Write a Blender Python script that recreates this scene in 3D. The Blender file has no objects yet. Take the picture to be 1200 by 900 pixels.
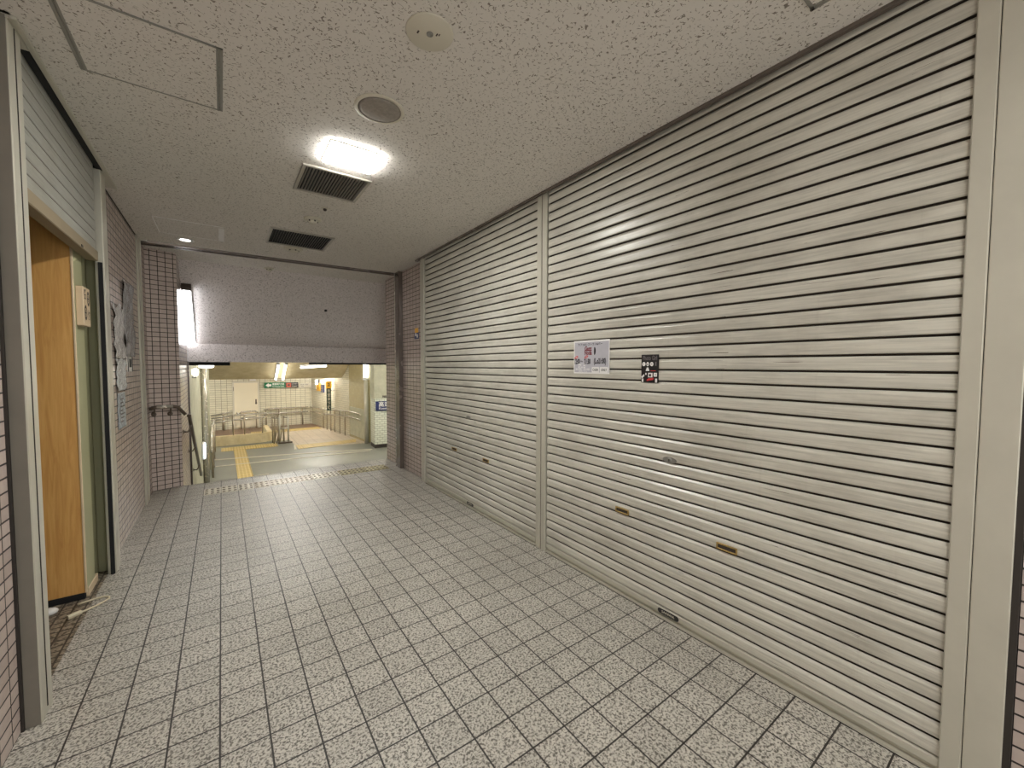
import bpy, math, random
from mathutils import Vector, Matrix
random.seed(7)
C = bpy.context.scene.collection
PI = math.pi

# ------------------------------------------------------------------ materials
def lin(r, g, b):
    f = lambda c: (c/255/12.92) if c/255 <= .04045 else ((c/255+.055)/1.055)**2.4
    return (f(r), f(g), f(b), 1.0)

class NT:
    def __init__(self, name):
        self.m = bpy.data.materials.new(name); self.m.use_nodes = True
        self.t = self.m.node_tree; self.t.nodes.clear()
        self.out = self.n('ShaderNodeOutputMaterial'); self.b = self.n('ShaderNodeBsdfPrincipled')
        self.l(self.b.outputs[0], self.out.inputs[0])
    def n(self, typ, **kw):
        x = self.t.nodes.new(typ)
        for k, v in kw.items(): setattr(x, k, v)
        return x
    def l(self, a, b): self.t.links.new(a, b)
    def put(self, sock, v):
        if hasattr(v, 'is_output'): self.l(v, sock)
        else: sock.default_value = v
    def math(self, op, a, b=0.0, c=None):
        x = self.n('ShaderNodeMath', operation=op); self.put(x.inputs[0], a); self.put(x.inputs[1], b)
        if c is not None: self.put(x.inputs[2], c)
        return x.outputs[0]
    def pos(self): return self.n('ShaderNodeTexCoord').outputs['Object']
    def sep(self, v):
        x = self.n('ShaderNodeSeparateXYZ'); self.l(v, x.inputs[0]); return x.outputs
    def comb(self, a, b, c=0.0):
        x = self.n('ShaderNodeCombineXYZ')
        for i, v in enumerate((a, b, c)): self.put(x.inputs[i], v)
        return x.outputs[0]
    def scale(self, v, s):
        x = self.n('ShaderNodeMapping'); self.l(v, x.inputs[0]); x.inputs['Scale'].default_value = s; return x.outputs[0]
    def noise(self, v, scale, detail=2.0, rough=.5, dist=0.0):
        x = self.n('ShaderNodeTexNoise'); self.l(v, x.inputs['Vector'])
        x.inputs['Scale'].default_value = scale; x.inputs['Detail'].default_value = detail
        x.inputs['Roughness'].default_value = rough; x.inputs['Distortion'].default_value = dist
        return x.outputs['Fac']
    def ramp(self, fac, stops):
        x = self.n('ShaderNodeValToRGB'); self.l(fac, x.inputs[0]); e = x.color_ramp.elements
        while len(e) < len(stops): e.new(.5)
        for el, (p, c) in zip(e, stops):
            el.position = p; el.color = c if len(c) == 4 else (*c, 1)
        return x.outputs[0]
    def mix(self, fac, a, b, mode='MIX'):
        x = self.n('ShaderNodeMix', data_type='RGBA', blend_type=mode)
        self.put(x.inputs[0], fac); self.put(x.inputs[6], a); self.put(x.inputs[7], b); return x.outputs[2]
    def bump(self, h, strength=.3, dist=.01, normal=None):
        x = self.n('ShaderNodeBump'); self.l(h, x.inputs['Height']); x.inputs['Strength'].default_value = strength
        x.inputs['Distance'].default_value = dist
        if normal is not None: self.l(normal, x.inputs['Normal'])
        return x.outputs[0]
    def set(self, **kw):
        for k, v in kw.items():
            s = self.b.inputs[{'color': 'Base Color', 'rough': 'Roughness', 'metal': 'Metallic', 'normal': 'Normal', 'spec': 'Specular IOR Level',
                               'alpha': 'Alpha', 'trans': 'Transmission Weight', 'coat': 'Coat Weight'}[k]]
            self.put(s, v)
        return self.m

def plain(name, col, rough=.5, metal=0.0, var=.08, scale=14.0, spec=.5):
    t = NT(name); p = t.pos()
    n = t.noise(p, scale, 4.0, .6)
    dark = tuple(c*(1-var*2.2) for c in col[:3]) + (1,)
    c = t.mix(n, dark, tuple(min(1, c*(1+var)) for c in col[:3]) + (1,))
    r = t.math('MULTIPLY_ADD', n, .15, rough-.07)
    return t.set(color=c, rough=r, metal=metal, spec=spec)

def emit(name, col, strength):
    t = NT(name); e = t.n('ShaderNodeEmission'); e.inputs[0].default_value = col; e.inputs[1].default_value = strength
    t.l(e.outputs[0], t.out.inputs[0]); t.t.nodes.remove(t.b); return t.m

def brick(t, vec, w, h, mortar, c1, c2, cm, offset=0.0, smooth=.1):
    x = t.n('ShaderNodeTexBrick'); x.offset = offset; x.squash = 1.0; t.l(vec, x.inputs['Vector'])
    for k, v in (('Color1', c1), ('Color2', c2), ('Mortar', cm), ('Scale', 1.0), ('Mortar Size', mortar), ('Mortar Smooth', smooth),
                 ('Bias', 0.0), ('Brick Width', w), ('Row Height', h)): x.inputs[k].default_value = v
    return x

def wall_tile(name, axis, w=.098, h=.05, mortar=.0034, c1=lin(206, 190, 182), c2=lin(194, 178, 170), cm=lin(48, 40, 38), rough=.22, offset=0.0, u0=0.0, v0=0.0, ang=0.0):
    t = NT(name); p = t.pos(); s = t.sep(p)
    u = {'x': s[0], 'y': s[1]}[axis]
    if ang: u = t.math('MULTIPLY', u, 1/math.cos(ang))
    vec = t.comb(t.math('ADD', u, u0), t.math('ADD', s[2], v0))
    b = brick(t, vec, w, h, mortar, c1, c2, cm, offset)
    n = t.noise(p, 30.0, 3.0)
    col = t.mix(.12, b.outputs[0], t.ramp(n, [(.3, (.25, .22, .2)), (.7, (1, 1, 1))]), 'MULTIPLY')
    inv = t.math('SUBTRACT', 1.0, b.outputs[1])
    r = t.math('MULTIPLY_ADD', b.outputs[1], .5, rough)
    return t.set(color=col, rough=r, normal=t.bump(inv, .6, .003))

def floor_tile(name, w, x0, y0, ca, cb, cm, grain=95.0, mortar=.0023, rough=.45):
    t = NT(name); p = t.pos(); s = t.sep(p)
    vec = t.comb(t.math('SUBTRACT', s[0], x0), t.math('SUBTRACT', s[1], y0))
    b = brick(t, vec, w, w, mortar, (1, 1, 1, 1), (.86, .86, .86, 1), (0, 0, 0, 1), smooth=.0)
    n = t.noise(p, grain, 1.5, .55, .6)
    stone = t.ramp(n, [(.38, cb), (.49, tuple((a+2*b_)/3 for a, b_ in zip(cb, ca))), (.58, ca)])
    stone = t.mix(.7, stone, b.outputs[0], 'MULTIPLY')
    big = t.noise(p, 1.6, 4.0, .6)
    stone = t.mix(.35, stone, t.ramp(big, [(.3, (.62, .6, .57)), (.65, (1, 1, 1))]), 'MULTIPLY')
    col = t.mix(b.outputs[1], stone, cm)
    h = t.math('SUBTRACT', t.math('MULTIPLY', n, .35), t.math('MULTIPLY', b.outputs[1], 1.0))
    return t.set(color=col, rough=t.math('MULTIPLY_ADD', n, -.12, rough+.08), normal=t.bump(h, .55, .003))

def fissured(name, base, dark, scale=62.0, rough=.9, amount=.54):
    t = NT(name); p = t.pos()
    a = t.noise(p, scale, .5, .5, .6); mask = t.noise(p, scale*1.2, 1.0, .5)
    line = t.math('LESS_THAN', t.math('ABSOLUTE', t.math('SUBTRACT', a, .5)), .035)
    m = t.math('MULTIPLY', line, t.math('GREATER_THAN', mask, amount))
    fine = t.noise(p, 160.0, 3.0, .7); big = t.noise(p, 1.2, 3.0)
    c = t.mix(t.math('MULTIPLY', fine, .5), base, tuple(x*.80 for x in base[:3]) + (1,))
    c = t.mix(t.math('MULTIPLY', big, .2), c, tuple(x*.75 for x in base[:3]) + (1,))
    c = t.mix(m, c, dark)
    h = t.math('SUBTRACT', t.math('MULTIPLY', fine, .25), m)
    return t.set(color=c, rough=rough, normal=t.bump(h, .7, .004), spec=.2)

def shutter_paint(name, base, rough=.34):
    t = NT(name); p = t.pos()
    streak = t.noise(t.scale(p, (1, 1.5, 46)), 3.0, 4.0, .6)
    blot = t.noise(t.scale(p, (1, 1.0, 2.2)), 2.3, 5.0, .65)
    vert = t.noise(t.scale(p, (1, 26, 1.2)), 2.0, 4.0, .65)
    c = t.mix(t.ramp(streak, [(.42, (0, 0, 0)), (.75, (1, 1, 1))]), base, tuple(x*.72 for x in base[:3]) + (1,))
    c = t.mix(t.math('MULTIPLY', t.ramp(blot, [(.45, (0, 0, 0)), (.8, (1, 1, 1))]), .55), c, lin(126, 118, 104))
    c = t.mix(t.math('MULTIPLY', t.ramp(vert, [(.6, (0, 0, 0)), (.85, (1, 1, 1))]), .16), c, lin(120, 106, 88))
    sc = t.noise(t.scale(p, (1, 2.4, 150)), 1.6, 2.0, .5); scm = t.noise(p, 3.2, 2.0)
    m = t.math('MULTIPLY', t.math('GREATER_THAN', sc, .70), t.math('GREATER_THAN', scm, .54))
    c = t.mix(m, c, lin(88, 76, 66))
    r = t.math('MULTIPLY_ADD', blot, .22, rough-.08)
    return t.set(color=c, rough=r, metal=.0, normal=t.bump(t.noise(p, 220.0, 2.0), .06, .002))

def wood(name):
    t = NT(name); p = t.pos()
    n = t.noise(t.scale(p, (14, 14, .9)), 3.2, 4.0, .6, 1.2)
    f = t.noise(t.scale(p, (60, 60, 2)), 4.0, 3.0, .6)
    c = t.ramp(n, [(.3, lin(202, 148, 82)), (.52, lin(218, 168, 98)), (.75, lin(228, 180, 112))])
    c = t.mix(t.math('MULTIPLY', f, .3), c, lin(180, 126, 66))
    return t.set(color=c, rough=.42)

def plaster(name, ca, cb, scale=5.0, rough=.85):
    t = NT(name); p = t.pos()
    n = t.noise(p, scale, 6.0, .65); f = t.noise(p, scale*14, 3.0, .6)
    c = t.mix(t.ramp(n, [(.32, (0, 0, 0)), (.7, (1, 1, 1))]), cb, ca)
    c = t.mix(t.math('MULTIPLY', f, .25), c, cb)
    return t.set(color=c, rough=rough, normal=t.bump(f, .25, .004), spec=.3)

def crumple(name, col, rough=.18):
    t = NT(name); p = t.pos()
    n = t.noise(p, 22.0, 3.0, .6, 1.0)
    return t.set(color=t.mix(n, tuple(x*.75 for x in col[:3]) + (1,), col), rough=rough, spec=.9, normal=t.bump(n, 1.0, .035))

def wet_concrete(name):
    t = NT(name); p = t.pos()
    n = t.noise(t.scale(p, (1, .6, 1)), 1.4, 6.0, .65); f = t.noise(p, 40.0, 3.0)
    c = t.ramp(n, [(.3, lin(112, 114, 106)), (.55, lin(140, 141, 132)), (.75, lin(160, 160, 150))])
    c = t.mix(t.math('MULTIPLY', f, .25), c, lin(92, 90, 82))
    r = t.ramp(n, [(.35, (.34, .34, .34)), (.7, (.5, .5, .5))])
    return t.set(color=c, rough=r, normal=t.bump(f, .15, .003))

def studded(name, base, stud):            # lower tactile paving: bars and dots too far off for relief
    t = NT(name); p = t.pos(); s = t.sep(p)
    b = brick(t, t.comb(s[0], s[1]), .075, .15, .018, base, base, stud, smooth=.4)
    j = brick(t, t.comb(t.math('SUBTRACT', s[0], -.08), t.math('SUBTRACT', s[1], 15.75)), .32, .32, .008, (1, 1, 1, 1), (.9, .9, .9, 1), (.55, .5, .4, 1))
    n = t.noise(p, 20.0, 3.0)
    c = t.mix(1.0, b.outputs[0], j.outputs[0], 'MULTIPLY')
    c = t.mix(t.math('MULTIPLY', n, .3), c, tuple(x*.7 for x in base[:3]) + (1,))
    return t.set(color=c, rough=.45, normal=t.bump(b.outputs[1], .5, .005))

M = {}
M['floor'] = floor_tile('speckled grey floor tile', .15, .413-.6*5, 1.366-.6*10, lin(202, 197, 187), lin(104, 99, 92), lin(44, 40, 37), grain=112, mortar=.0030, rough=.45)
M['floor_shop'] = floor_tile('dark shop floor', .05, 0, 0, lin(150, 138, 120), lin(82, 74, 64), lin(60, 52, 44), grain=60, mortar=.004)
M['tile_y'] = wall_tile('pink wall tile along corridor', 'y', u0=.02)
M['tile_pier'] = wall_tile('pink wall tile on pier', 'x', w=.0655, u0=.63, ang=math.radians(20))
M['tile_x'] = wall_tile('pink wall tile across', 'x')
M['ceiling'] = fissured('fissured ceiling board', lin(226, 221, 214), lin(140, 132, 123))
M['soffit'] = fissured('fissured slope board', lin(234, 227, 225), lin(132, 122, 118), scale=66, amount=.51)
M['shutter'] = shutter_paint('worn beige shutter paint', lin(204, 200, 188), .29)
M['shutter_left'] = shutter_paint('worn grey green shutter paint', lin(160, 160, 152))
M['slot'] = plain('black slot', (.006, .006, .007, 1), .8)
M['post'] = plain('painted steel post', lin(194, 190, 176), .38, .2, .07, 6)
M['rail_hall'] = plain('grey hall rail steel', lin(160, 148, 126), .3, .3, .1, 20)
M['groove'] = plain('dark slat joints', lin(66, 58, 50), .8)  # slat joints coloured darker than the slat faces
M['post_shade'] = plain('shade grey of post face', lin(124, 118, 108), .6, 0, .1, 8)
M['post_dark'] = plain('dark stainless post', lin(118, 108, 102), .25, .5, .06, 5)
M['steel'] = plain('stainless steel', lin(206, 200, 188), .25, .55, .05, 20)
M['rail_dark'] = plain('tarnished rail steel', lin(104, 92, 82), .3, .4, .1, 20)
M['alum'] = plain('aluminium trim', lin(150, 148, 142), .4, .5, .06, 20)
M['joint'] = plain('dark joint sealant', lin(48, 42, 38), .7)
M['brass'] = plain('worn brass', lin(178, 150, 92), .35, .7, .1, 40)
M['black'] = plain('black paint', lin(26, 24, 26), .4)
M['white'] = plain('white paper', lin(232, 230, 228), .6, 0, .03)
M['paper_grey'] = plain('grey printed paper', lin(184, 182, 190), .5, 0, .05, 30)
M['ink'] = plain('black ink', lin(30, 26, 30), .6)
M['ink_red'] = plain('red ink', lin(206, 60, 62), .6)
M['ink_maroon'] = plain('maroon ink', lin(120, 34, 42), .6)
M['ink_grey'] = plain('grey ink', lin(110, 104, 106), .6)
M['ink_brown'] = plain('brown ink', lin(60, 50, 44), .6)
M['bar_left'] = plain('dull beige bar', lin(142, 128, 104), .6)
M['wood'] = wood('orange wood veneer')
M['green'] = plain('olive green board', lin(172, 170, 134), .55, 0, .05, 4)
M['green_dark'] = plain('dark olive board', lin(136, 134, 104), .6, 0, .05, 4)
M['cream'] = plain('cream plastic', lin(214, 192, 160), .5, 0, .04)
M['cable'] = plain('ivory cable', lin(214, 204, 176), .45)
M['plate'] = plain('beige cover plate', lin(206, 200, 184), .5, 0, .03)
M['speaker'] = plain('grey speaker mesh', lin(158, 150, 142), .7, .0, .22, 60)
M['vent'] = plain('vent aluminium', lin(176, 170, 160), .4, .4)
M['vent_dark'] = plain('dark duct', (.012, .012, .013, 1), .8)
M['concrete'] = plaster('pale concrete', lin(196, 194, 172), lin(168, 166, 146))
M['plaster'] = plaster('beige plaster soffit', lin(206, 194, 162), lin(180, 166, 134), 3.0)
M['curb'] = plaster('beige curb stone', lin(236, 222, 184), lin(208, 190, 148), 4.0)
M['hall_tile_x'] = wall_tile('white hall tile back', 'x', w=.2, h=.095, mortar=.006, c1=lin(226, 220, 198), c2=lin(216, 210, 188), cm=lin(126, 116, 96), u0=.05)
M['hall_tile_y'] = wall_tile('white hall tile side', 'y', w=.2, h=.08, mortar=.006, c1=lin(232, 226, 204), c2=lin(222, 216, 194), cm=lin(150, 140, 118), offset=.5)
M['block_tile'] = wall_tile('white block tile', 'x', w=.16, h=.075, mortar=.006, c1=lin(226, 230, 214), c2=lin(216, 220, 204), cm=lin(146, 146, 130), offset=.5)
M['panel_tile'] = wall_tile('beige panel tile', 'y', w=.12, h=.12, mortar=.004, c1=lin(190, 178, 140), c2=lin(182, 170, 132), cm=lin(150, 138, 104))
M['hall_floor'] = wet_concrete('wet grey concrete floor')
M['hall_brown'] = floor_tile('pinkish hall floor tile', .3, 0, 0, lin(220, 206, 188), lin(192, 176, 156), lin(150, 134, 116), grain=30, mortar=.006, rough=.4)
M['hall_dark'] = floor_tile('brown hall floor tile', .3, 0, 0, lin(150, 122, 100), lin(118, 94, 76), lin(92, 76, 62), grain=30, mortar=.006, rough=.4)
M['yellow'] = studded('yellow tactile paving', lin(204, 176, 104), lin(226, 204, 140))
M['door'] = plain('cream door paint', lin(230, 220, 196), .5, 0, .03, 3)
M['sign_green'] = plain('green sign', lin(24, 120, 78), .4, 0, .04)
M['sign_blue'] = plain('navy sign', lin(28, 40, 96), .4, 0, .04)
M['sign_yellow'] = plain('yellow sign', lin(236, 176, 40), .4, 0, .04)
M['sign_orange'] = plain('orange red mark', lin(196, 84, 52), .4, 0, .04)
M['sign_dkgreen'] = plain('dark green banner', lin(44, 66, 52), .5, 0, .05)
M['sign_pale'] = plain('pale sign', lin(206, 200, 184), .5, 0, .03)
M['stud_a'] = plain('light tactile paver', lin(208, 202, 184), .4, .2, .1, 30)
M['stud_b'] = plain('brown tactile paver', lin(166, 152, 128), .42, .2, .1, 30)
M['stud_c'] = plain('olive tactile paver', lin(168, 158, 112), .42, .2, .1, 30)
M['stud_dark'] = plain('dark tactile studs', lin(112, 100, 84), .45, .2, .1, 30)
M['stud_light'] = plain('bright tactile studs', lin(226, 222, 206), .3, .4, .1, 30)
M['plastic_a'] = crumple('crumpled silver film', lin(176, 174, 176), .14)
M['plastic_b'] = crumple('crumpled clear sleeve', lin(222, 218, 216), .12)
M['plastic_c'] = crumple('crumpled white sheet', lin(226, 228, 230), .2)
M['plastic_d'] = crumple('bluish sheet', lin(186, 196, 206), .3)
M['lamp_main'] = emit('ceiling panel glow', (1, .99, .935, 1), 78)
M['lamp_far'] = emit('tube glow', (1, .97, .86, 1), 10)
M['lamp_hall_fill'] = emit('unseen hall fill glow', (1, .97, .90, 1), 80)
M['lamp_slope'] = emit('slope tube glow', (.97, .98, 1, 1), 8)
M['lamp_down'] = emit('downlight glow', (1, .97, .9, 1), 4.5)
M['lamp_blue'] = emit('bluish display glow', (.72, .88, 1, 1), 2.2)

# ------------------------------------------------------------------ mesh builder
class MB:
    def __init__(s): s.v = []; s.f = []; s.m = []; s.sm = []; s.cur = 0
    def add(s, vs, fs, smooth=False):
        o = len(s.v); s.v += [tuple(p) for p in vs]
        for f in fs: s.f.append(tuple(i+o for i in f)); s.m.append(s.cur); s.sm.append(smooth)
        return s
    def quad(s, a, b, c, d): return s.add([a, b, c, d], [(0, 1, 2, 3)])
    def box(s, x0, x1, y0, y1, z0, z1, ch=0.0):
        if x1 < x0: x0, x1 = x1, x0
        if y1 < y0: y0, y1 = y1, y0
        if z1 < z0: z0, z1 = z1, z0
        if ch <= 0:
            v = [(x, y, z) for x in (x0, x1) for y in (y0, y1) for z in (z0, z1)]
            return s.add(v, [(0, 1, 3, 2), (4, 6, 7, 5), (0, 4, 5, 1), (2, 3, 7, 6), (0, 2, 6, 4), (1, 5, 7, 3)])
        ch = min(ch, .49*min(x1-x0, y1-y0, z1-z0)); L = (x0, y0, z0); H = (x1, y1, z1)
        idx = {}; v = []
        for sx in (0, 1):
            for sy in (0, 1):
                for sz in (0, 1):
                    c = [(L, H)[k][i] for i, k in enumerate((sx, sy, sz))]
                    inn = [c[i] + (ch if k == 0 else -ch) for i, k in enumerate((sx, sy, sz))]
                    for ax in range(3):
                        p = list(inn); p[ax] = c[ax]; idx[(sx, sy, sz, ax)] = len(v); v.append(tuple(p))
        F = []
        for ax in range(3):
            a, b = [i for i in range(3) if i != ax]
            for k in (0, 1):
                ring = []
                for (p, q) in ((0, 0), (1, 0), (1, 1), (0, 1)):
                    key = [0, 0, 0]; key[ax] = k; key[a] = p; key[b] = q; ring.append(idx[(*key, ax)])
                flip = (k == 1) == (ax == 1)
                F.append(tuple(reversed(ring)) if not (k == 1) ^ (ax == 1) else tuple(ring))
            for p in (0, 1):
                for q in (0, 1):
                    k0 = [0, 0, 0]; k1 = [0, 0, 0]; k0[ax] = 0; k1[ax] = 1; k0[a] = k1[a] = p; k0[b] = k1[b] = q
                    F.append((idx[(*k0, a)], idx[(*k1, a)], idx[(*k1, b)], idx[(*k0, b)]))
        for sx in (0, 1):
            for sy in (0, 1):
                for sz in (0, 1): F.append(tuple(idx[(sx, sy, sz, a)] for a in range(3)))
        return s.add(v, F)
    def prism(s, poly, z0, z1):                       # vertical prism over an xy polygon
        n = len(poly); v = [(x, y, z0) for x, y in poly] + [(x, y, z1) for x, y in poly]
        return s.add(v, [tuple(range(n))[::-1], tuple(range(n, 2*n))] + [(i, (i+1) % n, n+(i+1) % n, n+i) for i in range(n)])
    def extr(s, prof, p0, p1, U, V):                  # closed profile (u,v) swept p0 -> p1
        p0, p1, U, V = map(Vector, (p0, p1, U, V)); n = len(prof)
        v = [p0+U*a+V*b for a, b in prof] + [p1+U*a+V*b for a, b in prof]
        return s.add(v, [tuple(range(n))[::-1], tuple(range(n, 2*n))] + [(i, (i+1) % n, n+(i+1) % n, n+i) for i in range(n)])
    def tube(s, pts, r, seg=12, cap=True):
        pts = [Vector(p) for p in pts]; n = len(pts); v = []; prev = None
        for i, p in enumerate(pts):
            d = (pts[min(i+1, n-1)]-pts[max(i-1, 0)]).normalized()
            if prev is None:
                up = Vector((0, 0, 1)) if abs(d.z) < .9 else Vector((1, 0, 0)); a = d.cross(up).normalized()
            else: a = (prev-d*prev.dot(d)).normalized()
            prev = a; b = d.cross(a)
            rr = r[i] if isinstance(r, (list, tuple)) else r
            v += [p+(a*math.cos(2*PI*k/seg)+b*math.sin(2*PI*k/seg))*rr for k in range(seg)]
        F = [(i*seg+k, i*seg+(k+1) % seg, (i+1)*seg+(k+1) % seg, (i+1)*seg+k) for i in range(n-1) for k in range(seg)]
        s.add(v, F, True)
        if cap:
            o = len(s.v)-len(v); s.f += [tuple(o+k for k in range(seg))[::-1], tuple(o+(n-1)*seg+k for k in range(seg))]
            s.m += [s.cur]*2; s.sm += [False]*2
        return s
    def lathe(s, prof, c, axis=(0, 0, 1), seg=32, smooth=True):   # prof: (radius, height)
        ax = Vector(axis).normalized(); a = ax.orthogonal().normalized(); b = ax.cross(a); c = Vector(c); v = []
        for r, h in prof: v += [c+ax*h+(a*math.cos(2*PI*k/seg)+b*math.sin(2*PI*k/seg))*r for k in range(seg)]
        F = [(i*seg+k, i*seg+(k+1) % seg, (i+1)*seg+(k+1) % seg, (i+1)*seg+k) for i in range(len(prof)-1) for k in range(seg)]
        s.add(v, F, smooth); o = len(s.v)-len(v); n = len(prof)
        s.f += [tuple(o+k for k in range(seg))[::-1], tuple(o+(n-1)*seg+k for k in range(seg))]; s.m += [s.cur]*2; s.sm += [False]*2
        return s
    def text(s, body, size, o, U, V, width=None, align='CENTER', d=0.0, bold=.022):
        cu = bpy.data.curves.new('t', 'FONT'); cu.body = body; cu.size = 1.0; cu.align_x = align; cu.align_y = 'CENTER'; cu.resolution_u = 2; cu.offset = bold
        ob = bpy.data.objects.new('t', cu); C.objects.link(ob); dg = bpy.context.evaluated_depsgraph_get()
        me = bpy.data.meshes.new_from_object(ob.evaluated_get(dg))
        U, V, o = Vector(U), Vector(V), Vector(o); N = U.cross(V)
        xs = [q.co.x for q in me.vertices] or [0, 1]; w = max(xs)-min(xs) or 1
        sx = (width/w) if width else size
        vs = [o+U*(q.co.x*sx)+V*(q.co.y*size)+N*d for q in me.vertices]
        s.add(vs, [tuple(p.vertices) for p in me.polygons])
        bpy.data.objects.remove(ob); bpy.data.curves.remove(cu); bpy.data.meshes.remove(me)
        return s
    def build(s, name, mats, parent=None):
        me = bpy.data.meshes.new(name); me.from_pydata(s.v, [], s.f)
        if not isinstance(mats, (list, tuple)): mats = [mats]
        for m in mats: me.materials.append(M[m] if isinstance(m, str) else m)
        for p, mi, sm in zip(me.polygons, s.m, s.sm): p.material_index = mi; p.use_smooth = sm
        me.update(); o = bpy.data.objects.new(name, me); C.objects.link(o)
        if parent is not None:
            o.parent = parent; o.matrix_parent_inverse = Matrix.Translation(parent.location).inverted()
        return o

def tag(o, label, cat, group=None):
    o['label'] = label; o['category'] = cat
    if group: o['group'] = group
    return o
def thing(name, label, cat, loc=(0, 0, 0), group=None):
    o = bpy.data.objects.new(name, None); o.empty_display_size = .1; C.objects.link(o); o.location = loc
    return tag(o, label, cat, group)
def struct(name, mb, mats):
    o = mb.build(name, mats); o['kind'] = 'structure'; return o

XL, XR, ZC = -.63, 1.93, 2.57          # corridor walls and ceiling
SX = 1.895                             # right shutter plane
YB = -3.0                              # corridor end behind the camera
Z2 = -1.4                              # lower hall floor

# ------------------------------------------------------------------ setting
b = MB(); b.box(XL-.0, 2.05, YB, 5.76, -.06, 0); b.box(-.38, 2.6, 5.74, 5.77, -.16, -.0); struct('floor', b, 'floor')
b = MB(); b.box(-2.2, XL, 2.2, 3.75, -.06, -.002); struct('floor_shop', b, 'floor_shop')

# ceiling: the main board with slots left open over the two shutters
b = MB()
b.box(-.575, 1.873, YB, 5.34, ZC, ZC+.06)
b.box(-.9, -.575, YB, 2.31, ZC, ZC+.06); b.box(-.9, -.575, 3.62, 5.42, ZC, ZC+.06)
b.box(1.873, 2.0, YB, .15, ZC, ZC+.06); b.box(1.873, 2.0, 4.45, 5.34, ZC, ZC+.06)
b.prism([(-.7, 5.47), (2.0, 5.345), (2.7, 6.02), (-.7, 6.25)], ZC, ZC+.06)
struct('ceiling', b, 'ceiling')

# walls
b = MB(); b.box(XL-.1, XL, YB, 2.202, 0, ZC); struct('wall_left_near', b, 'tile_y')
b = MB(); b.box(XL-.1, XL, 3.711, 5.70, 0, ZC); struct('wall_left', b, 'tile_y')
b = MB(); b.prism([(XL-.1, 5.69), (XL, 5.69), (-.38, 5.78), (-.38, 5.80), (XL-.1, 5.80)], -.0, ZC); struct('wall_left_pier', b, 'tile_pier')
b = MB(); b.box(-.48, -.38, 5.79, 7.06, Z2, ZC); struct('wall_left_stairs', b, 'tile_y')
b = MB(); b.box(XR, XR+.1, YB, .066, 0, ZC); struct('wall_right_near', b, 'tile_y')
b = MB(); b.box(XR, XR+.1, 4.43, 5.80, 0, ZC); struct('wall_right', b, 'tile_y')
b = MB(); b.box(XR+.02, XR+.75, 5.80, 5.86, Z2, ZC+.05); struct('wall_right_return', b, 'tile_x')
b = MB(); b.box(2.62, 2.72, 5.86, 7.06, Z2, ZC+.05); struct('wall_right_stairs', b, 'tile_y')
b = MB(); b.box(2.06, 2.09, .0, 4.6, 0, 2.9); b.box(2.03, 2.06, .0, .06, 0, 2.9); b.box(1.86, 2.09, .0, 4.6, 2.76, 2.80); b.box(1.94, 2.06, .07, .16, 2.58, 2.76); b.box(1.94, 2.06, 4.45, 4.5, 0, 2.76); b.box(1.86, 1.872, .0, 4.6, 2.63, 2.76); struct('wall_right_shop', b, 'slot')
b = MB(); b.box(-2.25, -2.2, 2.1, 3.8, 0, 2.9); b.box(-2.2, XL-.06, 2.1, 2.2, 0, 2.9); b.box(-2.2, XL-.06, 3.74, 3.8, 0, 2.9); b.box(-2.2, -.585, 2.2, 3.75, 2.86, 2.92)
b.box(-2.2, XL-.1, 2.2, 3.75, 2.4, 2.43)
struct('wall_left_shop', b, 'green_dark')

# sloping board over the stairs and its hanging edge
b = MB(); b.extr([(0, 0), (1.02, -.925), (1.02, -.80), (.05, .10)], (-.5, 6.06, ZC), (2.72, 6.06, ZC), (0, 1, 0), (0, 0, 1))
struct('ceiling_slope', b, 'soffit')
b = MB(); b.box(-.385, 2.72, 7.05, 7.26, 1.395, 1.645); struct('beam', b, 'soffit')
b = MB(); b.box(-.385, .1, 7.20, 7.245, 1.345, 1.395); b.box(1.15, 2.7, 7.20, 7.245, 1.365, 1.395); struct('trim_1', b, 'slot')
b = MB(); b.box(-3.3, 9.1, 7.27, 7.33, 1.40, 2.6); struct('wall_hall_front', b, 'plaster')

# stairs down to the lower hall
b = MB()
for i in range(9):
    y = 5.76+.3*i; b.box(-.38, 2.62, y, y+.31, Z2-.2, -.155*(i+1))
struct('stairs', b, 'hall_floor')

# lower hall
b = MB(); b.box(-3.2, 9, 8.4, 16.78, Z2-.1, Z2); b.box(-3.2, -.33, 16.78, 21.1, Z2-.1, Z2); struct('floor_hall', b, 'hall_floor')
b = MB(); b.prism([(1.98, 14.95), (3.95, 14.6), (4.3, 14.6), (3.9, 19.6), (1.6, 19.6), (1.6, 16.78), (1.98, 16.78)], Z2-.05, Z2+.004); struct('floor_hall_tiles', b, 'hall_brown')
b = MB(); b.box(-.33, 4.2, 19.45, 21.1, Z2-.05, Z2+.006); b.box(-.33, 1.6, 18.95, 19.45, Z2-.05, Z2+.003); struct('floor_hall_back', b, 'hall_dark')
b = MB(); b.box(-3.2, 3.45, 21.0, 21.1, Z2, 2.3); struct('wall_hall_back', b, 'hall_tile_x')
b = MB()
for i in range(46):
    x = -.55+i*.088; b.box(x, x+.078, 20.985, 21.0, .62, .78)
struct('trim_2', b, 'hall_tile_x')
b = MB(); b.prism([(3.41, 21.05), (4.0, 16.45), (4.2, 16.45), (3.6, 21.05)], Z2, 2.3); struct('wall_hall_right', b, 'hall_tile_y')
b = MB(); b.prism([(4.0, 16.44), (4.14, 14.6), (4.34, 14.6), (4.2, 16.44)], Z2, 2.3); struct('wall_hall_panel', b, ['panel_tile'])
b = MB(); b.prism([(3.985, 16.3), (4.125, 14.62), (4.13, 14.62), (3.99, 16.3)], Z2+.1, -.22); struct('wall_hall_glass', b, 'concrete')
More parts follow.
